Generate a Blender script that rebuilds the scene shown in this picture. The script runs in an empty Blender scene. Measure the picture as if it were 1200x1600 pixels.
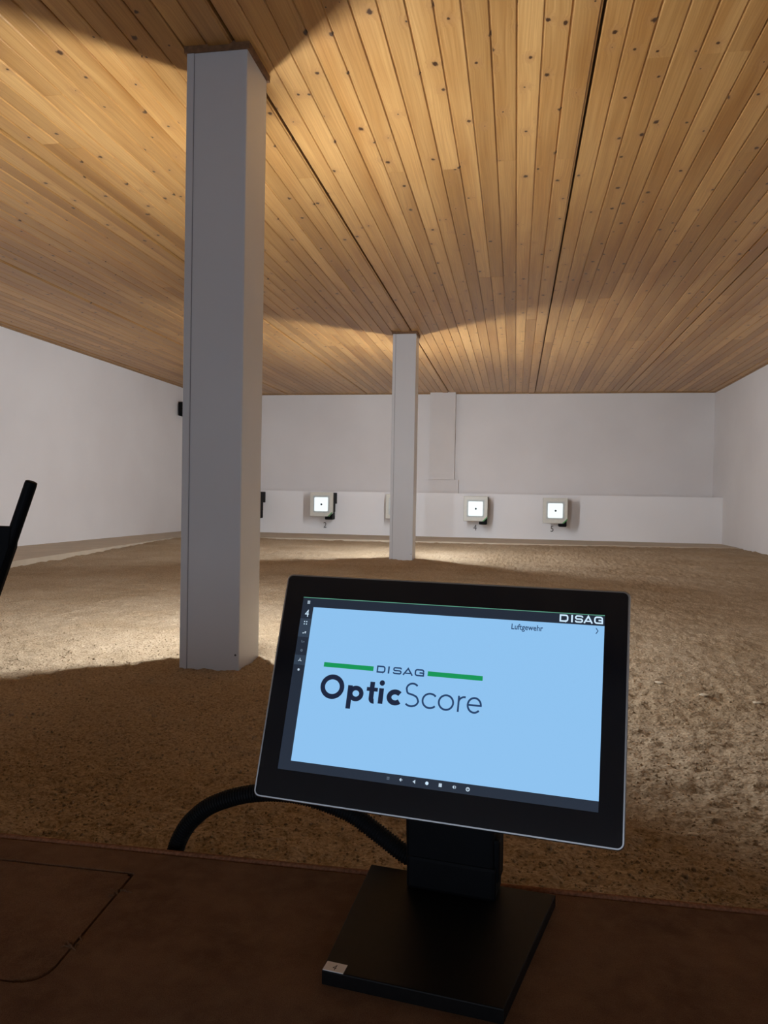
import bpy, bmesh, math, random
import numpy as np
from mathutils import Vector, Matrix
R = random.Random(7)
C = bpy.context.scene.collection
sc = bpy.context.scene
Z0 = 1.2                      # camera height over the shooters' floor

# ---------------------------------------------------------------- camera
cam = bpy.data.cameras.new('camera'); co = bpy.data.objects.new('camera', cam); C.objects.link(co)
cam.sensor_fit = 'HORIZONTAL'; cam.sensor_width = 36; cam.lens = 36
cam.clip_start = 0.02
u = Vector((0.98551583, 0.16867845, 0.01749627)); v = Vector((-0.02027935, 0.01479063, 0.99968494)); w = Vector((0.16836653, -0.98556015, 0.01799708))
mw = Matrix((u, v, w)).transposed().to_4x4(); mw.translation = (0, 0, Z0)
co.matrix_world = mw
sc.camera = co
# ---------------------------------------------------------------- world, exposure, added fill from behind the firing line
wd = bpy.data.worlds.new('world'); sc.world = wd; wd.use_nodes = True
wd.node_tree.nodes['Background'].inputs[0].default_value = (0.5, 0.6, 0.75, 1)
wd.node_tree.nodes['Background'].inputs[1].default_value = 0.05
sc.view_settings.view_transform = 'Standard'; sc.view_settings.look = 'None'
sc.view_settings.gamma = 1; sc.view_settings.use_curve_mapping = False
sc.view_settings.exposure = 0.0
TUBE_NEAR, TUBE_FAR = 335.0, 300.0
TUBE_COL = (0.87, 0.93, 1.0)
l = bpy.data.lights.new('rear_cool_fill', 'AREA'); l.shape = 'RECTANGLE'; l.size = 4.2; l.size_y = 1.1  # cool fill added to brighten the column fronts; no window there
l.energy = 33.0; l.color = (0.66, 0.80, 1.0)
lo = bpy.data.objects.new('rear_cool_fill', l); C.objects.link(lo)
lo.location = (-0.6, -2.35, 1.05); lo.rotation_euler = (math.radians(90), 0, 0)

# ---------------------------------------------------------------- helpers
def link(name, me, m=None, parent=None, loc=None):
    o = bpy.data.objects.new(name, me); C.objects.link(o)
    if m: me.materials.append(m)
    if parent: o.parent = parent
    if loc: o.location = loc
    return o
def obj(name, bm, m, parent=None, smooth=False, loc=None):
    me = bpy.data.meshes.new(name); bm.normal_update(); bm.to_mesh(me); bm.free()
    if smooth:
        for p in me.polygons: p.use_smooth = True
    return link(name, me, m, parent, loc)
def thing(name, label, cat, loc=(0, 0, 0), group=None):
    o = bpy.data.objects.new(name, None); C.objects.link(o); o.location = loc; o.empty_display_size = .05
    return tag(o, label, cat, group)
def tag(o, label, cat, group=None):
    o['label'] = label; o['category'] = cat
    if group: o['group'] = group
    return o
def struct(name, bm, m, parent=None):
    o = obj(name, bm, m, parent)
    if not parent: o['kind'] = 'structure'
    return o
def box(bm, lo, hi, bev=0.0, seg=1):
    x0, y0, z0 = lo; x1, y1, z1 = hi
    vs = [bm.verts.new(p) for p in ((x0,y0,z0),(x1,y0,z0),(x1,y1,z0),(x0,y1,z0),(x0,y0,z1),(x1,y0,z1),(x1,y1,z1),(x0,y1,z1))]
    fs = [bm.faces.new([vs[i] for i in q]) for q in ((3,2,1,0),(4,5,6,7),(0,1,5,4),(1,2,6,5),(2,3,7,6),(3,0,4,7))]
    if bev:
        es = list({e for f in fs for e in f.edges})
        bmesh.ops.bevel(bm, geom=es, offset=bev, segments=seg, affect='EDGES', profile=.5)
    return bm
def prism(bm, pts, z0, z1, bev=0.0, seg=2):
    """polygon in x,y extruded along z"""
    b = [bm.verts.new((x, y, z0)) for x, y in pts]; t = [bm.verts.new((x, y, z1)) for x, y in pts]
    n = len(pts); bm.faces.new(b[::-1]); top = bm.faces.new(t)
    for i in range(n): bm.faces.new((b[i], b[(i+1) % n], t[(i+1) % n], t[i]))
    if bev: bmesh.ops.bevel(bm, geom=list(top.edges), offset=bev, segments=seg, affect='EDGES', profile=.5)
    return bm
def rrect(x0, y0, x1, y1, r, n=5):
    out = []
    for cx, cy, a in ((x1-r, y1-r, 0), (x0+r, y1-r, 90), (x0+r, y0+r, 180), (x1-r, y0+r, 270)):
        for i in range(n+1):
            t = math.radians(a + 90*i/n); out.append((cx + r*math.cos(t), cy + r*math.sin(t)))
    return out
def frames(path):
    P = [Vector(p) for p in path]; T = []
    for i in range(len(P)): T.append((P[min(i+1, len(P)-1)] - P[max(i-1, 0)]).normalized())
    N = T[0].orthogonal().normalized(); out = []
    for p, t in zip(P, T):
        N = (N - t*N.dot(t)).normalized(); out.append((p, N, t.cross(N)))
    return out
def tube(bm, path, radii, n=12, caps=True):
    rings = []
    if not hasattr(radii, '__len__'): radii = [radii]*len(path)
    for (p, a, b), r in zip(frames(path), radii):
        rings.append([bm.verts.new(p + a*(r*math.cos(2*math.pi*k/n)) + b*(r*math.sin(2*math.pi*k/n))) for k in range(n)])
    for q, s in zip(rings, rings[1:]):
        for k in range(n): bm.faces.new((q[k], q[(k+1) % n], s[(k+1) % n], s[k]))
    if caps: bm.faces.new(rings[0][::-1]); bm.faces.new(rings[-1])
    return bm
def catmull(pts, per=12):
    P = [Vector(p) for p in pts]; P = [2*P[0]-P[1]] + P + [2*P[-1]-P[-2]]; out = []
    for i in range(1, len(P)-2):
        for k in range(per):
            t = k/per; a, b, c, d = P[i-1:i+3]
            out.append(.5*((2*b) + (c-a)*t + (2*a-5*b+4*c-d)*t*t + (3*b-a-3*c+d)*t**3))
    out.append(P[-2]); return out

# ---------------------------------------------------------------- materials
class NT:
    def __init__(s, name):
        s.m = bpy.data.materials.new(name); s.m.use_nodes = True; s.t = s.m.node_tree
        s.p = s.t.nodes['Principled BSDF']
    def n(s, typ, **kw):
        nd = s.t.nodes.new(typ)
        ins = kw.pop('ins', {})
        for k, val in kw.items(): setattr(nd, k, val)
        for k, val in ins.items(): s.set(nd.inputs[k], val)
        return nd
    def set(s, sock, val):
        if isinstance(val, bpy.types.NodeSocket): s.t.links.new(val, sock)
        elif isinstance(val, (int, float)) or len(val) == len(sock.default_value): sock.default_value = val
        else: sock.default_value = (*val, 1)
    def math(s, op, a, b=0.0, c=0.0, clamp=False):
        return s.n('ShaderNodeMath', operation=op, use_clamp=clamp, ins={0: a, 1: b, 2: c}).outputs[0]
    def vec(s, op, a, b=(0, 0, 0)):
        return s.n('ShaderNodeVectorMath', operation=op, ins={0: a, 1: b}).outputs
    def noise(s, vecs, scale, detail=3, rough=.5):
        return s.n('ShaderNodeTexNoise', ins={'Vector': vecs, 'Scale': scale, 'Detail': detail, 'Roughness': rough}).outputs['Fac']
    def ramp(s, fac, a, b, lo=0.0, hi=1.0):
        f = s.n('ShaderNodeMapRange', ins={0: fac, 1: lo, 2: hi}).outputs[0]
        return s.n('ShaderNodeMix', data_type='RGBA', ins={0: f, 6: (*a, 1) if not isinstance(a, bpy.types.NodeSocket) else a, 7: (*b, 1) if not isinstance(b, bpy.types.NodeSocket) else b}).outputs[2]
    def smooth(s, fac, lo, hi):
        return s.n('ShaderNodeMapRange', interpolation_type='SMOOTHSTEP', ins={0: fac, 1: lo, 2: hi}).outputs[0]
    def bump(s, h, strength, dist, nrm=None):
        ins = {'Strength': strength, 'Distance': dist, 'Height': h}
        if nrm: ins['Normal'] = nrm
        o = s.n('ShaderNodeBump', ins=ins).outputs[0]; s.set(s.p.inputs['Normal'], o); return o
    def pos(s): return s.n('ShaderNodeNewGeometry').outputs['Position']
    def out(s, col, rough=.6, metal=0.0, spec=.5):
        s.set(s.p.inputs['Base Color'], col); s.set(s.p.inputs['Roughness'], rough)
        s.p.inputs['Metallic'].default_value = metal; s.p.inputs['Specular IOR Level'].default_value = spec
        return s.m
def plain(name, col, rough=.5, metal=0.0, spec=.5, var=.08, scale=40):
    t = NT(name); f = t.noise(t.pos(), scale, 3)
    a = tuple(c*(1-var) for c in col); b = tuple(min(1, c*(1+var)) for c in col)
    return t.out(t.ramp(f, a, b, .3, .7), rough, metal, spec)
def emit(name, col, strength=1.0):
    t = NT(name); t.p.inputs['Base Color'].default_value = (0.02, .02, .02, 1)
    t.p.inputs['Emission Color'].default_value = (*col, 1); t.p.inputs['Emission Strength'].default_value = strength
    t.p.inputs['Roughness'].default_value = .3; t.p.inputs['Specular IOR Level'].default_value = .2
    return t.m
def wood():
    t = NT('knotty_pine'); rnd = t.n('ShaderNodeObjectInfo').outputs['Random']
    off = t.n('ShaderNodeCombineXYZ', ins={0: t.math('MULTIPLY', rnd, 37.1), 1: t.math('MULTIPLY', rnd, 91.7), 2: 0.0}).outputs[0]
    p = t.vec('MULTIPLY', t.vec('ADD', t.pos(), off)[0], (1, 1, 0))[0]
    sp = t.vec('MULTIPLY', p, (1/.085, 1/.27, 0))[0]
    vo = t.n('ShaderNodeTexVoronoi', voronoi_dimensions='2D', ins={'Vector': sp, 'Scale': 1.0, 'Randomness': 1.0})
    d = t.vec('MULTIPLY', t.vec('SUBTRACT', sp, vo.outputs['Position'])[0], (.085, .27*.75, 0))[0]
    dist = t.math('MULTIPLY', t.vec('LENGTH', d)[1], t.math('MULTIPLY_ADD', t.noise(t.vec('MULTIPLY', p, (1, .5, 0))[0], 120.0, 2), 1.3, .35))
    has = t.math('GREATER_THAN', t.n('ShaderNodeSeparateColor', ins={0: vo.outputs['Color']}).outputs[0], .32)
    size = t.math('MULTIPLY_ADD', t.n('ShaderNodeSeparateColor', ins={0: vo.outputs['Color']}).outputs[1], .0090, .0018)
    knot = t.math('MULTIPLY', t.math('SUBTRACT', 1.0, t.smooth(t.math('DIVIDE', dist, size), .55, 1.25)), has)
    halo = t.math('MULTIPLY', t.math('SUBTRACT', 1.0, t.smooth(dist, .004, .038)), has)
    sx = t.n('ShaderNodeSeparateXYZ', ins={0: p})
    gx = t.math('ADD', sx.outputs[0], t.math('MULTIPLY', halo, .012))
    wob = t.noise(t.vec('MULTIPLY', p, (4, 1.1, 0))[0], 1.0, 2)
    gv = t.n('ShaderNodeCombineXYZ', ins={0: t.math('MULTIPLY_ADD', wob, .05, gx), 1: t.math('MULTIPLY', sx.outputs[1], .012), 2: rnd}).outputs[0]
    grain = t.noise(gv, 170.0, 3, .6)
    broad = t.noise(t.vec('MULTIPLY', p, (9, .7, 0))[0], 1.0, 3)
    c = t.ramp(grain, (.435, .225, .068), (.60, .345, .122), .30, .70)
    c = t.ramp(t.math('MULTIPLY', broad, 1.0), c, t.n('ShaderNodeMix', data_type='RGBA', blend_type='MULTIPLY', ins={0: 1.0, 6: c, 7: (.74, .62, .46, 1)}).outputs[2], .42, .72)
    tint = t.ramp(rnd, (.74, .69, .62), (1.13, 1.15, 1.20), 0, 1)
    c = t.n('ShaderNodeMix', data_type='RGBA', blend_type='MULTIPLY', ins={0: 1.0, 6: c, 7: tint}).outputs[2]
    c = t.ramp(t.math('MULTIPLY', halo, .45), c, (.38, .19, .07))
    c = t.ramp(knot, c, (.055, .022, .008))
    t.bump(grain, .12, .001)
    return t.out(c, t.math('MULTIPLY_ADD', grain, .15, .30), 0, .5)
def sand():
    t = NT('sand'); p = t.pos()
    g = t.noise(p, 150.0, 5, .7); m = t.noise(p, 38.0, 4, .6); b = t.noise(p, 2.3, 4)
    c = t.ramp(g, (.215, .148, .087), (.565, .452, .315), .30, .66)
    c = t.ramp(b, t.n('ShaderNodeMix', data_type='RGBA', blend_type='MULTIPLY', ins={0: 1.0, 6: c, 7: (.82, .78, .72, 1)}).outputs[2], c, .35, .65)
    vo = t.n('ShaderNodeTexVoronoi', ins={'Vector': p, 'Scale': 120.0}).outputs['Distance']
    n1 = t.bump(m, .45, .010)
    n2 = t.bump(t.math('SUBTRACT', t.math('MULTIPLY', g, .6), vo), .5, .0045, n1)
    return t.out(c, .95, 0, .1)
def carpet():
    t = NT('brown_carpet'); p = t.pos()
    g = t.noise(p, 900.0, 2, .7); b = t.noise(p, 9.0, 4, .6); m = t.noise(p, 45.0, 4, .6)
    c = t.ramp(b, (.112, .055, .030), (.185, .098, .055), .35, .65)
    c = t.ramp(t.math('MULTIPLY', m, .5), c, (.21, .12, .065), .2, .42)
    c = t.n('ShaderNodeMix', data_type='RGBA', blend_type='MULTIPLY', ins={0: .55, 6: c, 7: t.ramp(g, (.45, .45, .45), (1.4, 1.4, 1.4), .3, .7)}).outputs[2]
    t.bump(t.math('ADD', g, m), .6, .0025)
    t.p.inputs['Sheen Weight'].default_value = .25; t.p.inputs['Sheen Roughness'].default_value = .5
    t.p.inputs['Sheen Tint'].default_value = (.6, .35, .22, 1)
    return t.out(c, 1.0, 0, .05)
def plaster(name='white_plaster', a=(.735, .705, .695), bb=(.80, .775, .765)):
    t = NT(name); p = t.pos()
    b = t.noise(p, 1.1, 4); g = t.noise(p, 160.0, 3)
    t.bump(g, .15, .002)
    return t.out(t.ramp(b, a, bb, .3, .7), .85, 0, .2)
M = dict(wood=wood(), sand=sand(), carpet=carpet(), lip=plain('carpet_lip_lit', (.25, .115, .065), 1.0, spec=.03, var=.3, scale=300), wall=plaster(), wall2=plaster('pale_lower_wall', (.83, .81, .81), (.875, .86, .86)),
    joint=plain('dark_batten', (.10, .055, .025), .8), slab=plain('smooth_sand_border', (.50, .415, .31), .9, var=.06, scale=6),
    laminate=plain('white_laminate', (.66, .66, .67), .42, spec=.4, var=.015, scale=3),
    seam=plain('dark_seam', (.26, .25, .26), .7), collar=plain('stained_wood_collar', (.20, .10, .045), .7, var=.25, scale=60), trimwood=plain('wood_trim', (.33, .19, .085), .6, var=.2, scale=30),
    cream=plain('cream_housing', (.62, .60, .53), .45, var=.03), grey=plain('grey_frame', (.48, .51, .50), .5),
    green=plain('green_corner', (.08, .30, .09), .5), black=plain('black_plastic', (.0028, .0028, .0036), .6, spec=.10, var=.2),
    matte=plain('black_metal_plate', (.0055, .0044, .0042), .5, spec=.15, var=.2, scale=200), rubber=plain('black_conduit', (.0045, .0045, .005), .6, spec=.15),
    panel=emit('lit_target_panel', (.90, .98, 1.0), 1.05), dot=plain('black_aiming_mark', (.02, .03, .04), .6),
    paint=plain('black_wall_paint', (.09, .085, .085), .8), silver=plain('silver_edge', (.40, .395, .39), .33, 1.0, var=.03),
    glass=plain('black_display_glass', (.0075, .0095, .0135), .09, spec=.55, var=.05), back=plain('display_back', (.012, .012, .013), .5),  # bezel glass tinted blue in place of a bluish reflection
    tube=emit('lamp_tube', TUBE_COL, TUBE_NEAR), tube2=emit('lamp_tube_far', TUBE_COL, TUBE_FAR), white=plain('white_metal', (.75, .75, .75), .4),
    label=plain('white_label', (.85, .80, .76), .6, var=.03), ink=plain('label_ink', (.02, .02, .02), .6), chip=plain('pale_stone', (.60, .50, .36), .85),
    counter=plain('counter_board', (.20, .12, .07), .6), floor=plain('dark_floor', (.16, .14, .12), .7, scale=3),
    s_white=emit('screen_page', (.265, .535, .86)), s_bar=emit('screen_bar', (.0135, .021, .037)), s_bar2=emit('screen_bar_light', (.028, .046, .075)),
    s_green=emit('screen_green', (.004, .295, .092)), s_line=emit('screen_green_line', (.10, .32, .22)), s_navy=emit('screen_navy_ink', (.016, .050, .135)), s_dark=emit('screen_dark_ink', (.007, .014, .042)),
    s_icon=emit('screen_icon', (.50, .62, .74)), s_dim=emit('screen_icon_dim', (.11, .15, .20)), s_head=emit('screen_header', (.62, .82, 1.0)))

# ---------------------------------------------------------------- the room
XL, XR, YB, YF = -4.38, 2.48, 10.38, -2.5
ZC = Z0 + 1.43                                           # underside of the boards
def slab(lo, hi): return box(bmesh.new(), lo, hi)
struct('wall_left', slab((XL-.15, YF, 0), (XL, YB+.15, ZC+.05)), M['wall'])
struct('wall_right', slab((XR, YF, 0), (XR+.15, YB+.15, ZC+.05)), M['wall'])
struct('wall_back', slab((XL, YB, 0), (XR, YB+.15, ZC+.05)), M['wall'])
struct('wall_front', slab((XL-.15, YF-.15, 0), (XR+.15, YF, ZC+.05)), M['wall'])
low = struct('wall_back_lower', box(bmesh.new(), (XL, 9.88, 0), (XR, YB, Z0+.078)), M['wall2'])  # base colour lighter than the upper wall
# boxed pilaster in line with the columns, and its lower offset block
b = bmesh.new(); box(b, (-1.155, YB-.085, Z0+.26), (-.815, YB+.01, ZC+.02)); box(b, (-1.155, YB-.085, Z0+.078), (-.758, YB+.01, Z0+.262))
struct('trim_1', b, M['wall'])
b = bmesh.new(); box(b, (XL, YB-.022, ZC-.014), (XR, YB, ZC+.004)); struct('trim_2', b, M['trimwood'])
b = bmesh.new(); box(b, (XL, YF, ZC-.014), (XL+.02, YB-.022, ZC+.004)); struct('trim_3', b, M['trimwood'])
b = bmesh.new(); box(b, (XR-.02, YF, ZC-.014), (XR, YB-.022, ZC+.004)); struct('trim_4', b, M['trimwood'])
# ceiling: backing plus individual tongue-and-groove boards in panels of fourteen
ceil = struct('ceiling', slab((XL-.15, YF-.15, ZC+.026), (XR+.15, YB+.15, ZC+.10)), M['joint'])
PITCH = 1.13/14
def board_mesh(length):
    # profile from left lip to right edge, seen along +y; face at z=0, groove floor at z=+.009
    pr = [(-.0373, .022), (-.0373, .0025), (-.0350, 0), (.0350, 0), (.0373, .0025), (.0373, .0055), (.0436, .0055), (.0436, .022)]
    bm = bmesh.new()
    a = [bm.verts.new((x, 0, z)) for x, z in pr]; c = [bm.verts.new((x, length, z)) for x, z in pr]; n = len(pr)
    bm.faces.new(a); bm.faces.new(c[::-1])
    for i in range(n): bm.faces.new((a[(i+1) % n], a[i], c[i], c[(i+1) % n]))
    me = bpy.data.meshes.new('ceiling_board'); bm.normal_update(); bm.to_mesh(me); bm.free(); me.materials.append(M['wood']); return me
cache = {}
def board(x, y0, y1, dz):
    key = round((y1-y0)*20)
    if key not in cache: cache[key] = board_mesh(key/20)
    o = bpy.data.objects.new('ceiling_board', cache[key]); C.objects.link(o); o.parent = ceil
    o.location = (x, y0, ZC+dz)
for k in range(-5, 2):
    for i in range(14):
        x = .222 + 1.13*k + .009 + (i+.45)*(PITCH-.0008)
        if x < XL+.03 or x > XR-.03: continue
        dz = R.uniform(0, .0015) - (.005 if i == 13 else 0)
        cuts = [YF, R.choice((1.2, 2.0, 2.55, 2.9, 3.3)) + R.choice((0, .05)), R.choice((5.0, 5.6, 6.2, 6.6, 7.1)), YB-.03]
        if not (-.15 < x - .02 < .0) and i % 3 == 0: cuts[1] = R.choice((.6, 1.0, 1.5))
        for a, c in zip(cuts, cuts[1:]):
            a, c = round(a*20)/20, round(c*20)/20
            board(x, a+.0012, c, dz + R.uniform(-.0006, .0006))
# ground level of the range: smooth border slab and sand heaped on it
struct('floor_shooter', slab((XL, YF, -.05), (XR, .86, 0)), M['floor'])
bs = bmesh.new()
prism(bs, [(XL, .86), (-2.9, .86), (-3.25, 3.4), (-3.46, 4.9), (-3.86, 8.35), (-3.72, 8.72), (-2.0, 8.74), (.33, 8.82), (1.4, 8.98), (XR, 9.12), (XR, 9.9), (XL, 9.9)], .2, Z0-.486, .012, 2)
struct('floor_border', bs, M['slab'])
def vnoise(x, y, seed):
    rg = np.random.RandomState(seed); T = rg.rand(256, 256).astype(np.float32)
    xi = np.floor(x).astype(int); yi = np.floor(y).astype(int); fx = x-xi; fy = y-yi
    fx = fx*fx*(3-2*fx); fy = fy*fy*(3-2*fy); xi &= 255; yi &= 255; x1 = (xi+1) & 255; y1 = (yi+1) & 255
    return (T[xi, yi]*(1-fx)+T[x1, yi]*fx)*(1-fy) + (T[xi, y1]*(1-fx)+T[x1, y1]*fx)*fy - .5
def sand_z(x, y, fine=True):
    z = np.interp(y, [.8, 2.3, 4, 6.5, 8.3, 9.2], [-.565, -.556, -.540, -.522, -.505, -.500])
    z = z + .016*vnoise(x*.9, y*1.2, 1) + .012*vnoise(x*2.2, y*3.6, 2) + .009*vnoise(x*5, y*11, 3) + .010*vnoise(x*17, y*22, 4)
    if fine: z = z + .0080*vnoise(x*48, y*52, 5) + .0050*vnoise(x*110, y*110, 6)
    return Z0 + z
def axis(stops):
    out = [stops[0][0]]
    for (a, s), (c, s2) in zip(stops, stops[1:]):
        while out[-1] < c - 1e-6: out.append(min(c, out[-1] + s + (s2-s)*(out[-1]-a)/(c-a)))
    return np.array(out)
gx = axis([(XL, .05), (-2.0, .012), (-.9, .0055), (.75, .0055), (1.6, .012), (XR, .02)])
gy = axis([(.86, .0048), (1.6, .006), (3.0, .014), (6.0, .035), (9.3, .05)])
X, Y = np.meshgrid(gx, gy); Zs = sand_z(X, Y)
# the sand thins out under the border
edge = np.interp(Y, [.86, 3.4, 4.9, 8.35, 9.3], [-2.9, -3.25, -3.46, -3.86, -3.7])
Zs = np.where(X < edge-.03, np.minimum(Zs, Z0-.52), Zs)
bk = np.interp(X, [-3.7, -2, .33, 1.4, XR], [8.72, 8.74, 8.82, 8.98, 9.12])
Zs = np.where(Y > bk+.03, np.minimum(Zs, Z0-.52), Zs)
nx, ny = len(gx), len(gy)
vs = np.stack([X.ravel(), Y.ravel(), Zs.ravel()], 1).astype(np.float32)
i = (np.arange(ny-1)[:, None]*nx + np.arange(nx-1)[None]).ravel()
q = np.stack([i, i+1, i+nx+1, i+nx], 1).astype(np.int32)
me = bpy.data.meshes.new('floor'); me.vertices.add(len(vs)); me.vertices.foreach_set('co', vs.ravel())
me.loops.add(q.size); me.loops.foreach_set('vertex_index', q.ravel())
me.polygons.add(len(q)); me.polygons.foreach_set('loop_start', np.arange(0, q.size, 4, dtype=np.int32))
me.update(calc_edges=True); me.validate()
me.polygons.foreach_set('use_smooth', np.ones(len(q), bool))
ground = link('floor', me, M['sand']); ground['kind'] = 'structure'
# loose grains on the near sand
bm = bmesh.new(); bmesh.ops.create_icosphere(bm, subdivisions=1, radius=1); iv = np.array([t.co[:] for t in bm.verts]); fi = np.array([[t.index for t in f.verts] for f in bm.faces]); bm.free()
rg = np.random.RandomState(3); N = 14000
py = .88 + 2.1*rg.rand(N)**1.7; px = -.168*py + (rg.rand(N)-.5)*1.25*py + .02
rs = (.0012 + .0020*rg.rand(N)**2) * np.where(rg.rand(N) > .985, 2.0, 1)
pz = sand_z(px, py) + rs*.2
sc3 = rs[:, None, None]*iv[None]*(.6+.8*rg.rand(N, 1, 3))
vv = (np.stack([px, py, pz], 1)[:, None] + sc3).reshape(-1, 3); ff = (fi[None] + (np.arange(N)*len(iv))[:, None, None]).reshape(-1, 3)
me = bpy.data.meshes.new('sand_grains'); me.vertices.add(len(vv)); me.vertices.foreach_set('co', vv.astype(np.float32).ravel())
me.loops.add(ff.size); me.loops.foreach_set('vertex_index', ff.astype(np.int32).ravel()); me.polygons.add(len(ff)); me.polygons.foreach_set('loop_start', np.arange(0, ff.size, 3, dtype=np.int32)); me.update(calc_edges=True)
g = link('sand_grains', me, M['sand'], ground); g['kind'] = 'stuff'
for x, y, s, lab in ((.444, 2.445, .011, 'thin pale stone chip on the sand right of the display, nearest the display'), (.549, 2.338, .010, 'roundish pale stone chip on the sand, middle of the three right of the display'),
                     (.683, 2.299, .010, 'pale stone chip on the sand near the right edge of the photo'), (.313, 1.382, .006, 'small pale pebble on dark sand right of the display near the counter')):
    bm = bmesh.new(); bmesh.ops.create_icosphere(bm, subdivisions=2, radius=1)
    for t in bm.verts:
        k = 1 + .25*(R.random()-.5); t.co = (t.co.x*s*1.4*k, t.co.y*s*k, t.co.z*s*.35*k)
    o = obj('stone_chip', bm, M['chip'], loc=(x, y, float(sand_z(np.array([x]), np.array([y]))[0]) + s*.1)); tag(o, lab, 'stone')

# ---------------------------------------------------------------- columns with a tube lamp behind each
def column(y0, zb, label, tubemat, lamp_label):
    x0, x1, y1 = -1.064, -.862, y0+.195
    t = thing('column', label, 'column', (0, 0, 0))
    zt = ZC-.018
    obj('column_body', box(bmesh.new(), (x0+.003, y0+.002, zb-.06), (x1, y1, zt), .004, 2), M['laminate'], t)
    obj('corner_strip', box(bmesh.new(), (x0, y0, zb-.06), (x0+.0245, y0+.05, zt), .002, 1), M['laminate'], t)
    bm = bmesh.new()
    e = .008
    box(bm, (x0-e, y0-.004, ZC-.021), (x1+e, y0+.018, ZC+.006)); box(bm, (x0-e, y1-.018, ZC-.021), (x1+e, y1+e, ZC+.006))
    box(bm, (x0-e, y0+.018, ZC-.021), (x0+.018, y1-.018, ZC+.006)); box(bm, (x1-.018, y0+.018, ZC-.021), (x1+e, y1-.018, ZC+.006))
    obj('ceiling_collar', bm, M['collar'], t)
    obj('seam', box(bmesh.new(), (x0+.0243, y0+.0012, zb-.06), (x0+.0268, y0+.004, zt)), M['seam'], t)
    bm = bmesh.new(); bmesh.ops.create_circle(bm, cap_ends=True, segments=10, radius=.0035, matrix=Matrix.Translation((x1-.012, y0+.0012, zb+.045)) @ Matrix.Rotation(math.radians(90), 4, 'X'))
    obj('screw', bm, M['paint'], t)
    xc = (x0+x1)/2
    s = thing('tube_lamp', lamp_label, 'lamp', (xc, y1, zb+.25))
    obj('housing', box(bmesh.new(), (-.03, .0, 0), (.03, .05, 1.34), .004), M['white'], s)
    obj('lamp_tube', tube(bmesh.new(), [(0, .083, .05), (0, .083, 1.29)], .014, 12), tubemat, s)
    for z in (.02, 1.29):
        obj('lamp_holder', box(bmesh.new(), (-.014, .045, z), (.014, .1, z+.03), .003), M['white'], s)
column(2.335, Z0-.556, 'thick white square column on the left, in front, standing in the sand', M['tube'], 'tube lamp fixed upright to the back of the nearer white column')
column(6.53, Z0-.521, 'slim looking far white square column standing mid-range left of target 4', M['tube2'], 'tube lamp fixed upright to the back of the farther white column')

# ---------------------------------------------------------------- text from the built-in font
def text_mesh(s, size, m, parent, name, loc, rot=None, xs=1.0, bold=0.0, align='LEFT', mat4=None):
    cu = bpy.data.curves.new('t', 'FONT'); cu.body = s; cu.size = size; cu.align_x = align; cu.offset = bold; cu.resolution_u = 3
    o = bpy.data.objects.new('t', cu); C.objects.link(o); dg = bpy.context.evaluated_depsgraph_get()
    me = bpy.data.meshes.new_from_object(o.evaluated_get(dg)); bpy.data.objects.remove(o); bpy.data.curves.remove(cu)
    me.materials.clear(); me.transform(Matrix.Diagonal((xs, 1, 1, 1)))
    o = link(name, me, m, parent); o.location = loc
    if rot: o.rotation_euler = rot
    return o

# ---------------------------------------------------------------- targets
FACE = 9.58
def target(x, z, label, screen=True, rails=True):
    t = thing('electronic_target', label, 'target', (x, FACE, Z0+z), 'electronic targets in a row on the lower back wall')
    w2, h2, c = .148, .155, .045
    pts = [(-w2, -h2), (w2-c, -h2), (w2, -h2+c), (w2, h2), (-w2, h2)]
    bm = prism(bmesh.new(), pts, 0, .05, .006, 2); bmesh.ops.rotate(bm, verts=bm.verts, matrix=Matrix.Rotation(math.radians(90), 3, 'X')); bmesh.ops.translate(bm, verts=bm.verts, vec=(0, .05, 0))
    obj('housing', bm, M['cream'], t)
    def plate(name, poly, d0, d1, m, bev=.002):
        bm = prism(bmesh.new(), poly, 0, d1-d0, bev, 1); bmesh.ops.rotate(bm, verts=bm.verts, matrix=Matrix.Rotation(math.radians(90), 3, 'X')); bmesh.ops.translate(bm, verts=bm.verts, vec=(0, d1, 0))
        return obj(name, bm, m, t)
    plate('panel_frame', rrect(-.108, -.105, .108, .112, .015), -.004, .004, M['grey'])
    plate('light_panel', rrect(-.089, -.087, .089, .091, .012), -.007, .001, M['panel'], .001)
    plate('aiming_mark', [(.0125*math.cos(a*math.pi/8)+.004, .0125*math.sin(a*math.pi/8)) for a in range(16)], -.009, -.002, M['dot'], .0005)
    plate('corner_badge', [(w2-c-.018, -h2+.001), (w2-c+.001, -h2+.001), (w2-.001, -h2+c-.001), (w2-.001, -h2+c+.018)], -.003, .004, M['green'], .001)
    obj('mount_arm', box(bmesh.new(), (-.04, .05, -.05), (.04, .30, .05), .004), M['black'], t)
    bm = bmesh.new(); box(bm, (.07, .05, .01), (.147, .26, .152), .004); box(bm, (.07, .05, -.10), (.147, .17, .012), .004)
    obj('side_unit', bm, M['black'], t)
    obj('lower_block', box(bmesh.new(), (.045, .02, -.195), (.140, .19, -.098), .008), M['black'], t)
target(-3.435, -.095, 'electronic target mostly hidden behind the near column, only black side showing')
target(-2.456, -.093, 'lit electronic target above the wall number 2, black unit showing on its right side')
target(-1.470, -.103, 'electronic target mostly hidden behind the far column, left edge showing')
target(-.486, -.112, 'lit electronic target above the wall number 4, just right of the far column')
target(.481, -.117, 'electronic target box with lit white panel above the wall number 5, farthest right')
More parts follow.
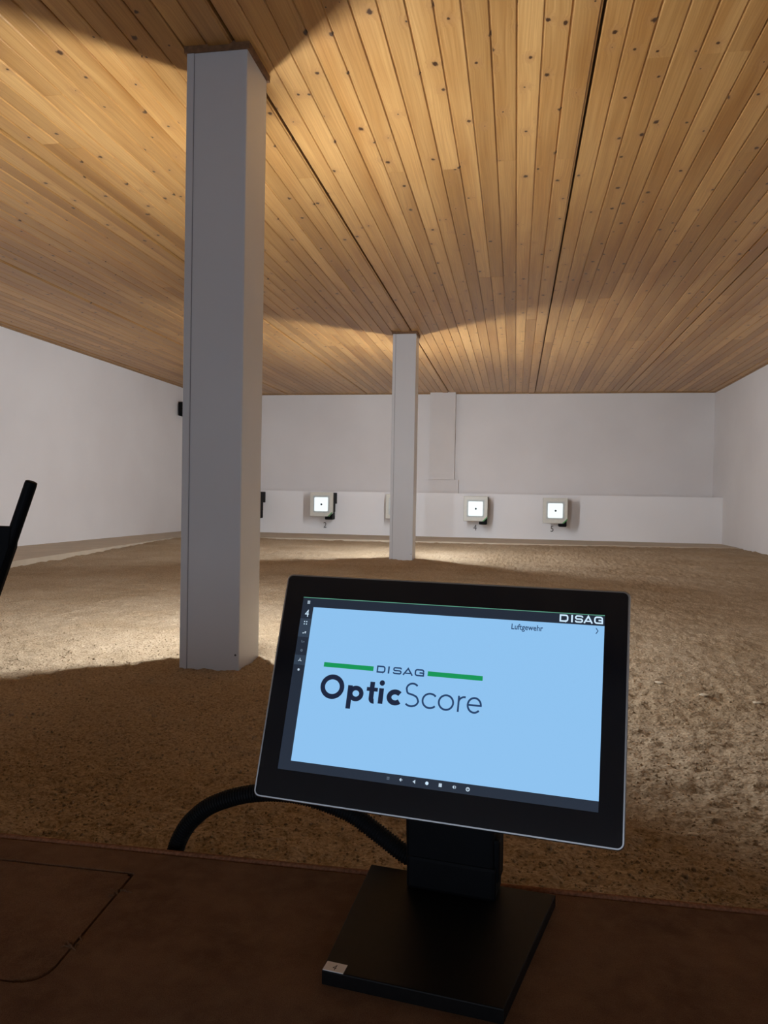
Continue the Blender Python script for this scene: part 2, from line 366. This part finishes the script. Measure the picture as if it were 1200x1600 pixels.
for s, x, z in (('2', -2.471, -.366), ('4', -.497, -.354), ('5', .4655, -.347)):
    text_mesh(s, .108, M['paint'], low, 'painted_number', (x-.005, 9.876, Z0+z-.038), (math.radians(90), 0, 0), .85, .0, 'CENTER')
# small black box high on the left wall
t = thing('wall_speaker', 'small black box fixed high on the left wall, half hidden by the near column', 'speaker', (XL, 9.52, Z0+1.12))
obj('cabinet', box(bmesh.new(), (.02, -.075, -.09), (.13, .075, .09), .006), M['black'], t)
obj('wall_bracket', box(bmesh.new(), (0, -.02, -.03), (.025, .02, .03), .002), M['black'], t)

# ---------------------------------------------------------------- carpeted counter
ZT = Z0-.42
ct = thing('counter', 'brown carpet covered shooting counter across the foreground', 'counter', (0, 0, 0))
obj('counter_board', box(bmesh.new(), (XL, .27, ZT-.06), (XR, .826, ZT-.0125), .002), M['counter'], ct)
obj('front_panel', box(bmesh.new(), (XL, .30, 0), (XR, .33, ZT-.06)), M['counter'], ct)
obj('rear_panel', box(bmesh.new(), (XL, .78, 0), (XR, .81, ZT-.06)), M['counter'], ct)
hole = rrect(-.80, .588, -.4065, .786, .004)[:18] + rrect(-.80, .588, -.4065, .786, .026)[18:]
hole = [(x + (0 if x < -.45 else (.786-y)*.085), y) for x, y in hole]
bm = box(bmesh.new(), (XL, .26, ZT-.012), (XR, .8395, ZT), 0)
es = [e for e in bm.edges if all(abs(t.co.y-.8395) < 1e-4 and abs(t.co.z-ZT) < 1e-4 for t in e.verts) or all(abs(t.co.y-.26) < 1e-4 and abs(t.co.z-ZT) < 1e-4 for t in e.verts)]
bmesh.ops.bevel(bm, geom=es, offset=.008, segments=4, affect='EDGES', profile=.5)
cp = obj('carpet', bm, M['carpet'], ct)
cut = obj('cutter', prism(bmesh.new(), hole, ZT-.0085, ZT+.02), M['carpet'])
md = cp.modifiers.new('b', 'BOOLEAN'); md.operation = 'DIFFERENCE'; md.object = cut; md.solver = 'EXACT'
dg = bpy.context.evaluated_depsgraph_get(); me = bpy.data.meshes.new_from_object(cp.evaluated_get(dg)); cp.modifiers.clear(); cp.data = me; bpy.data.objects.remove(cut)
cxm, cym = -.6, .69
ins = [(x + (.0030 if x < cxm else -.0030), y + (.0030 if y < cym else -.0030)) for x, y in hole]
obj('inset_panel', prism(bmesh.new(), ins, ZT-.0085, ZT-.0004, .004, 3), M['carpet'], ct)
# two frayed spots beside the seam of the inset panel
for x, y in ((-.4035, .744), (-.3985, .648)):
    bm = bmesh.new()
    for k in range(9):
        a = R.uniform(0, 6.28); l_ = R.uniform(.004, .011); px_, py_ = x+R.uniform(-.006, .006), y+R.uniform(-.007, .007)
        tube(bm, [(px_+.003, py_, ZT-.001), (px_+l_*.5*math.cos(a), py_+l_*.5*math.sin(a), ZT+.0016), (px_+l_*math.cos(a), py_+l_*math.sin(a), ZT+.0002)], .0007, 5)
    obj('frayed_threads', bm, M['carpet'], ct)
# rolled rear lip of the carpet, light along its edge painted as a lighter tone
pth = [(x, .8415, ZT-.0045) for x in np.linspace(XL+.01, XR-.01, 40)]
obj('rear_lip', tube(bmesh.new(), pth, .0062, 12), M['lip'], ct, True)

# ---------------------------------------------------------------- the touch display on its stand
W, H = .337, .2173
AX = Vector((.98976, -.14276, 0)).normalized(); AY = Vector((.04754605, .32644359, .9440201)); AY = (AY - AX*AX.dot(AY)).normalized(); AN = AX.cross(AY)
CEN = Vector((-.06812448, .70418687, Z0-.18202081))
disp = thing('touch_display', 'black touch display with silver edge on a square stand, showing a blue page', 'display', (-.054, .80, ZT))
DM = Matrix((AX, AY, AN)).transposed().to_4x4(); DM.translation = CEN - Vector((-.054, .80, ZT))
def dpart(name, bm, m, smooth=False):
    o = obj(name, bm, m, disp, smooth); o.matrix_local = DM; return o
hw, hh = W/2, H/2
# silver rim: ring with rounded corners
def ring(bm, outer, inner, z0, z1):
    n = len(outer)
    L = [[bm.verts.new((x, y, z)) for x, y in pts] for pts, z in ((outer, z0), (outer, z1-.0012), ([(x*(1-.0008/abs(hw)), y*(1-.0008/abs(hh))) for x, y in outer], z1), (inner, z1), (inner, z0))]
    for a, c in zip(L, L[1:] + L[:1]):
        for k in range(n): bm.faces.new((a[k], a[(k+1) % n], c[(k+1) % n], c[k]))
outer = rrect(-hw, -hh, hw, hh, .0060, 8); inner = rrect(-hw+.0020, -hh+.0020, hw-.0020, hh-.0020, .0046, 8)
bm = bmesh.new(); ring(bm, outer, inner, -.010, 0); dpart('silver_edge', bm, M['silver'])
dpart('bezel_glass', prism(bmesh.new(), rrect(-hw+.0020, -hh+.0020, hw-.0020, hh-.0020, .0046, 8), -.006, -.0002), M['glass'])
bm = prism(bmesh.new(), rrect(-hw+.005, -hh+.005, hw-.005, hh-.005, .008, 4), .010, .036, .006, 2)
for t in bm.verts: t.co.z = -t.co.z
bmesh.ops.reverse_faces(bm, faces=bm.faces); dpart('back_housing', bm, M['back'])
def P(a, c): return ((a-.5)*W, (.5-c)*H)
def quad(bm, a0, c0, a1, c1, z, uvs=True):
    x0, y0 = P(a0, c0); x1, y1 = P(a1, c1)
    bm.faces.new([bm.verts.new(t) for t in ((x0, y1, z), (x1, y1, z), (x1, y0, z), (x0, y0, z))])
sb = bmesh.new(); quad(sb, .0636, .1085, .9355, .8735, .0001)
screen = dpart('screen', sb, M['s_bar'])
def mark(name, bm, m):
    return obj(name, bm, m, screen)
LZ = .0002
def rect(name, a0, c0, a1, c1, m, z=LZ):
    bm = bmesh.new(); quad(bm, a0, c0, a1, c1, z); return mark(name, bm, m)
rect('page', .1003, .1532, .9355, .8332, M['s_white'])
rect('top_line', .0640, .1078, .9355, .1110, M['s_line'])
rect('menu_highlight', .0636, .208, .1000, .293, M['s_bar2']); rect('menu_highlight', .0636, .376, .1000, .420, M['s_bar2'])
rect('green_bar', .1590, .3985, .3105, .4185, M['s_green'], LZ+.0001); rect('green_bar', .4692, .3985, .6230, .4185, M['s_green'], LZ+.0001)
def stroke(bm, pts, wd, closed=False, z=LZ+.00015):
    pts = [Vector(p) for p in pts]; n = len(pts); L, Rr = [], []
    for i in range(n):
        a = pts[i-1] if (i or closed) else None; c = pts[(i+1) % n] if (i < n-1 or closed) else None
        t1 = (pts[i]-a).normalized() if a is not None else None; t2 = (c-pts[i]).normalized() if c is not None else None
        t1 = t1 or t2; t2 = t2 or t1
        n1 = Vector((-t1.y, t1.x)); n2 = Vector((-t2.y, t2.x)); m = (n1+n2)
        m = m.normalized() if m.length > 1e-6 else n1
        k = wd/2/max(.45, m.dot(n1))
        L.append(bm.verts.new((*(pts[i]+m*k), z))); Rr.append(bm.verts.new((*(pts[i]-m*k), z)))
    for i in range(n if closed else n-1):
        j = (i+1) % n; bm.faces.new((Rr[i], Rr[j], L[j], L[i]))
def arc(cx, cy, rx, ry, a0, a1, n=24):
    return [(cx+rx*math.cos(math.radians(a0+(a1-a0)*i/n)), cy+ry*math.sin(math.radians(a0+(a1-a0)*i/n))) for i in range(n+1)]
def full(cx, cy, rx, ry, n=36): return arc(cx, cy, rx, ry, 0, 360, n)[:-1]
def disc(bm, cx, cy, r, n=16, z=LZ+.00015): bm.faces.new([bm.verts.new((x, y, z)) for x, y in full(cx, cy, r, r, n)])
U = lambda a: (a-.5)*W
base = (.5-.5545)*H; xh = .0143; cap = .0226; sb_ = .0047; sl = .00175
# bold "Optic"
bm = bmesh.new()
x0, x1 = U(.1578), U(.2305); stroke(bm, full((x0+x1)/2, base+.0113, (x1-x0)/2-sb_/2, .0113+.0003-sb_/2), sb_, True)
xs = U(.2415); stroke(bm, [(xs+sb_/2, base-.0075), (xs+sb_/2, base+xh)], sb_)
x1 = U(.2905); stroke(bm, full((xs+x1+.0008)/2, base+xh/2, (x1-xs-.0008)/2-sb_/2, xh/2+.0003-sb_/2), sb_*.93, True)
xt = U(.3135); stroke(bm, [(xt, base+.0195), (xt, base+.0045)] + arc(xt+.0024, base+.0040, .0024, .0023, 180, 285, 8), sb_)
stroke(bm, [(xt-.0052, base+xh-.0018), (xt+.0058, base+xh-.0018)], .0036, z=LZ+.0002)
xi = U(.3415); stroke(bm, [(xi, base), (xi, base+xh)], sb_); disc(bm, xi, base+.0192, .0026)
x0, x1 = U(.358), U(.4045); stroke(bm, arc((x0+x1)/2+.0006, base+xh/2, (x1-x0)/2-sb_/2+.0004, xh/2+.0002-sb_/2, 42, 318), sb_)
mark('logo_bold_text', bm, M['s_dark'])
# light "Score"
bm = bmesh.new()
x0, x1 = U(.408), U(.4525); cx = (x0+x1)/2; rr = (x1-x0)/2-sl/2
top = base+cap-.0004; hy = (cap-.0004-sl)/4; ty = top-sl/2-hy; by = base+sl/2-.0002+hy
S = arc(cx+.0002, ty, rr*.86, hy, 38, 180, 14) + [(cx-rr*.62, ty-hy*.75)] + [(cx, base+cap*.50)] + [(cx+rr*.70, by+hy*.72)] + arc(cx, by, rr, hy, 0, -140, 16)
S = [tuple(p.xy) for p in catmull([(x, y, 0) for x, y in S], 3)]
stroke(bm, S, sl)
x0, x1 = U(.4590), U(.5020); stroke(bm, arc((x0+x1)/2+.0008, base+xh/2, (x1-x0)/2-sl/2+.0006, xh/2-sl/2+.0002, 42, 318), sl)
x0, x1 = U(.5055), U(.5505); stroke(bm, full((x0+x1)/2, base+xh/2, (x1-x0)/2-sl/2, xh/2-sl/2+.0002), sl, True)
x0 = U(.5625); stroke(bm, [(x0, base), (x0, base+xh)], sl); stroke(bm, arc(x0+.0052, base+xh-.0058, .0052, .0050, 180, 78, 10), sl, z=LZ+.0002)
x0, x1 = U(.5855), U(.6265); cx = (x0+x1)/2; ry = xh/2-sl/2+.0002; rr = (x1-x0)/2-sl/2
stroke(bm, arc(cx, base+xh/2, rr, ry, 0, 318, 30), sl); stroke(bm, [(cx-rr, base+xh/2), (cx+rr+sl/2, base+xh/2)], sl*.95, z=LZ+.0002)
mark('logo_light_text', bm, M['s_navy'])
# wide squared lettering of the maker's mark
def wide(name, a0, a1, c0, c1, wd, m, spans):
    bm = bmesh.new(); X0, Y1 = P(a0, c0); X1, Y0 = P(a1, c1); tw = X1-X0; h = Y1-Y0; e = wd/2
    def sp(k): return X0+tw*spans[k][0]+e, X0+tw*spans[k][1]-e
    r = h*.28
    l, q = sp(0); stroke(bm, [(l, Y0+e), (q-r, Y0+e)] + arc(q-r, Y0+e+r, r, r, -90, 0, 6) + arc(q-r, Y1-e-r, r, r, 0, 90, 6) + [(l, Y1-e)], wd, True)
    l, q = sp(1); stroke(bm, [((l+q)/2, Y0), ((l+q)/2, Y1)], wd*1.1)
    l, q = sp(2); r2 = (h-2*e)/4; mid = (Y0+Y1)/2
    stroke(bm, [(q, Y1-e-r2*.9)] + arc(q-r2*.8, Y1-e-r2*.8, r2*.8, r2*.8, 0, 90, 5) + arc(l+r2, Y1-e-r2, r2, r2, 90, 270, 8) + arc(q-r2, mid-r2, r2, r2, 90, -90, 8) + arc(l+r2*.8, Y0+e+r2*.8, r2*.8, r2*.8, 270, 180, 5) + [(l, Y0+e+r2*.9)], wd*.95)
    l, q = sp(3); cx = (l+q)/2; stroke(bm, [(l-e*.4, Y0), (cx, Y1-e*.6), (q+e*.4, Y0)], wd); stroke(bm, [(l+(cx-l)*.42, Y0+h*.27), (q-(q-cx)*.42, Y0+h*.27)], wd*.8, z=LZ+.0002)
    l, q = sp(4); stroke(bm, [(q, Y1-e-r*.5)] + arc(q-r, Y1-e-r, r, r, 20, 90, 5) + arc(l+r, Y1-e-r, r, r, 90, 180, 6) + arc(l+r, Y0+e+r, r, r, 180, 270, 6) + [(q, Y0+e), (q, (Y0+Y1)/2-e*.2), ((l+q)/2, (Y0+Y1)/2-e*.2)], wd)
    return mark(name, bm, m)
wide('logo_maker_text', .3205, .4595, .3925,   .4235, .0014, M['s_navy'], ((0, .185), (.235, .275), (.345, .53), (.555, .765), (.80, 1)))
wide('header_text', .8185, .9315, .1150, .1460, .00135, M['s_head'], ((0, .205), (.25, .325), (.355, .545), (.56, .765), (.795, 1)))
def txt(s, a0, c_base, a1, size, m, name, bold=0.0):
    o = text_mesh(s, size, m, screen, name, (0, 0, 0), None, 1, bold)
    wdt = max(t.co.x for t in o.data.vertices)-min(t.co.x for t in o.data.vertices); x0 = min(t.co.x for t in o.data.vertices)
    k = (a1-a0)*W/wdt; o.data.transform(Matrix.Translation((U(a0)-x0*k, (.5-c_base)*H, LZ+.00015)) @ Matrix.Diagonal((k, 1, 1, 1))); return o
txt('Luftgewehr', .6910, .1915, .7760, .0073, M['s_navy'], 'discipline_text', .00011)
txt('4', .0765, .2000, .0885, .0105, M['s_head'], 'lane_number')
bm = bmesh.new(); a, c = P(.9165, .1755); stroke(bm, [(a-.0008, c+.0026), (a+.0010, c), (a-.0008, c-.0026)], .0007); mark('chevron', bm, M['s_navy'])
def icon(fn, a, c, m='s_icon'):
    bm = bmesh.new(); x, y = P(a, c); fn(bm, x, y); mark('icon', bm, M[m])
def i_menu(bm, x, y):
    for k in (-1, 0, 1): stroke(bm, [(x-.0014, y+k*.00115), (x+.0014, y+k*.00115)], .00075)
def i_grid(bm, x, y):
    for p in (-1, 1):
        for q_ in (-1, 1): disc(bm, x+p*.0012, y+q_*.0012, .00062, 8)
def i_list(bm, x, y): stroke(bm, [(x-.0018, y-.0004), (x-.0010, y-.0009), (x-.0001, y-.0002)], .0007); stroke(bm, [(x+.0005, y+.0007), (x+.0019, y+.0007)], .0010); stroke(bm, [(x+.0005, y-.0004), (x+.0019, y-.0004)], .0008)
def i_arrow(bm, x, y): stroke(bm, [(x-.0013, y+.0012), (x-.0010, y-.0008), (x+.0001, y-.0008)], .0006); disc(bm, x+.0011, y-.0003, .0006, 8)
def i_gear(bm, x, y): stroke(bm, full(x, y, .0009, .0009, 10), .0007, True)
def i_prop(bm, x, y):
    for k in range(3):
        a_ = math.radians(90+120*k); stroke(bm, [(x, y), (x+.0019*math.cos(a_), y+.0019*math.sin(a_))], .0007)
    disc(bm, x, y, .0006, 8)
def i_dot(bm, x, y): disc(bm, x, y, .0012, 10)
icon(i_menu, .0832, .1318); icon(i_grid, .0823, .228, 's_head'); icon(i_list, .0826, .2725); icon(i_arrow, .0826, .3138, 's_dim'); icon(i_gear, .0826, .3547, 's_dim'); icon(i_prop, .0819, .3984); icon(i_dot, .0822, .4416)
def n_key(bm, x, y):
    for j in (-1, 0, 1): stroke(bm, [(x-.0013, y+j*.0009), (x+.0013, y+j*.0009)], .0005)
def n_vol(bm, x, y): bm.faces.new([bm.verts.new((x+p, y+q_, LZ+.00015)) for p, q_ in ((-.0013, -.0005), (.0002, -.0016), (.0002, .0016), (-.0013, .0005))])
def n_down(bm, x, y): n_vol(bm, x, y); stroke(bm, [(x+.0004, y), (x+.0014, y)], .0007)
def n_back(bm, x, y): bm.faces.new([bm.verts.new((x+p, y+q_, LZ+.00015)) for p, q_ in ((-.0014, 0), (.0011, -.0017), (.0011, .0017))])
def n_home(bm, x, y): disc(bm, x, y, .0015, 14)
def n_sq(bm, x, y): stroke(bm, [(x-.0014, y), (x+.0014, y)], .0030)
def n_up(bm, x, y): n_vol(bm, x, y); stroke(bm, arc(x+.0002, y, .0013, .0013, -55, 55, 6), .0005)
def n_pow(bm, x, y): stroke(bm, full(x, y, .0014, .0014, 18), .0008, True); stroke(bm, [(x, y-.0001), (x, y+.0008)], .0006)
icon(n_key, .3889, .8518, 's_dim'); icon(n_down, .4248, .8513); icon(n_back, .4614, .8518); icon(n_home, .4966, .8513, 's_head'); icon(n_sq, .5332, .8517); icon(n_up, .5702, .8519); icon(n_pow, .6069, .8533)
# stand: plate, foot, neck
base_pts = [(-.15613, .63732), (-.00102, .61567), (.04913, .80711), (-.14991, .83366)]
rel = [(x+.054, y-.80) for x, y in base_pts]
plate = obj('base_plate', prism(bmesh.new(), rel, .0005, .013, .0012, 2), M['matte'], disp)
st = [(-.1542, .6499), (-.1556, .6375), (-.1370, .6349), (-.1357, .6471)]
obj('sticker', prism(bmesh.new(), [(x+.054, y-.80) for x, y in st], .0128, .0134), M['label'], plate)
text_mesh('4', .0105, M['ink'], plate, 'sticker_number', (-.1457+.054-.0005, .6383-.80, .01345), (0, 0, math.radians(-8)), .7, 0, 'CENTER')
rz = Matrix.Rotation(math.radians(-8.2), 4, 'Z')
def spart(name, bm, m):
    o = obj(name, bm, m, disp); o.matrix_local = rz; return o
spart('stand_foot', box(bmesh.new(), (-.049, -.018, .013), (.045, .022, .048), .004, 2), M['black'])
bm = box(bmesh.new(), (-.050, -.016, .040), (.043, .012, .260), .004, 2)
for t in bm.verts: t.co.x -= .03*max(0, t.co.z-.04)
spart('stand_neck', bm, M['black'])
spart('hinge_cover', box(bmesh.new(), (.030, -.012, .030), (.0475, .016, .075), .003, 2), M['black'])
# head block joining the neck to the back of the display
bm = box(bmesh.new(), (-.05, -.05, -.078), (.05, .05, -.0355), .005, 2); dpart('mount_block', bm, M['black'])

# ---------------------------------------------------------------- corrugated conduit
kp = [(-.405, .868, -.56), (-.403, .868, -.47), (-.3985, .868, -.437), (-.391, .868, -.414), (-.376, .868, -.3915), (-.348, .867, -.3695), (-.299, .866, -.3525), (-.242, .866, -.350), (-.184, .865, -.3645), (-.149, .86, -.3825), (-.112, .852, -.402), (-.085, .845, -.404)]
path = catmull([(x, y, Z0+z) for x, y, z in kp], 30)
d = [0]
for a, c in zip(path, path[1:]): d.append(d[-1]+(c-a).length)
n = int(d[-1]/.00085); pp = []
for k in range(n+1):
    s_ = d[-1]*k/n; j = min(len(d)-2, max(0, int(np.searchsorted(d, s_))-1)); f = (s_-d[j])/max(1e-9, d[j+1]-d[j]); pp.append(path[j].lerp(path[j+1], f))
rad = [.0092 + (.0012 if (k % 4) in (0, 1) else 0) for k in range(n+1)]
o = obj('cable_conduit', tube(bmesh.new(), pp, rad, 14), M['rubber']); tag(o, 'black corrugated cable conduit arching behind the touch display from the counter edge', 'conduit')

# ---------------------------------------------------------------- black tube with block at the left edge
k = .80/.86
T0 = Vector((-.588*k, .80, Z0+.013*k)); B0 = Vector((-.700, .80, ZT+.012)); dr = (T0-B0).normalized()
t = thing('tube_rest', 'black tube with black block on its left, leaning at the left edge', 'stand', (-.715, .80, ZT))
org = Vector((-.715, .80, ZT))
tp = [B0-org, (T0-org)-dr*.004, (T0-org)-dr*.0008, T0-org]
obj('tube', tube(bmesh.new(), tp, [.0070, .0070, .0066, .0052], 20), M['black'], t)
obj('foot', box(bmesh.new(), (-.05, -.05, .0), (.05, .03, .014), .004, 2), M['black'], t)
zt2 = Z0-.043*k; 
xa = lambda z: B0.x + dr.x/dr.z*(z-B0.z)
pts = [(xa(zt2)-.001, zt2), (xa(zt2)-.055, zt2), (xa(zt2-.17)-.055, zt2-.17), (xa(zt2-.17)+.004, zt2-.17), (xa(zt2-.025)+.0048, zt2-.025)]
bm = prism(bmesh.new(), [(x-org.x, z-org.z) for x, z in pts][::-1], -.008, .008, .001, 1)
bmesh.ops.rotate(bm, verts=bm.verts, matrix=Matrix.Rotation(math.radians(90), 3, 'X'))
obj('side_block', bm, M['black'], t)
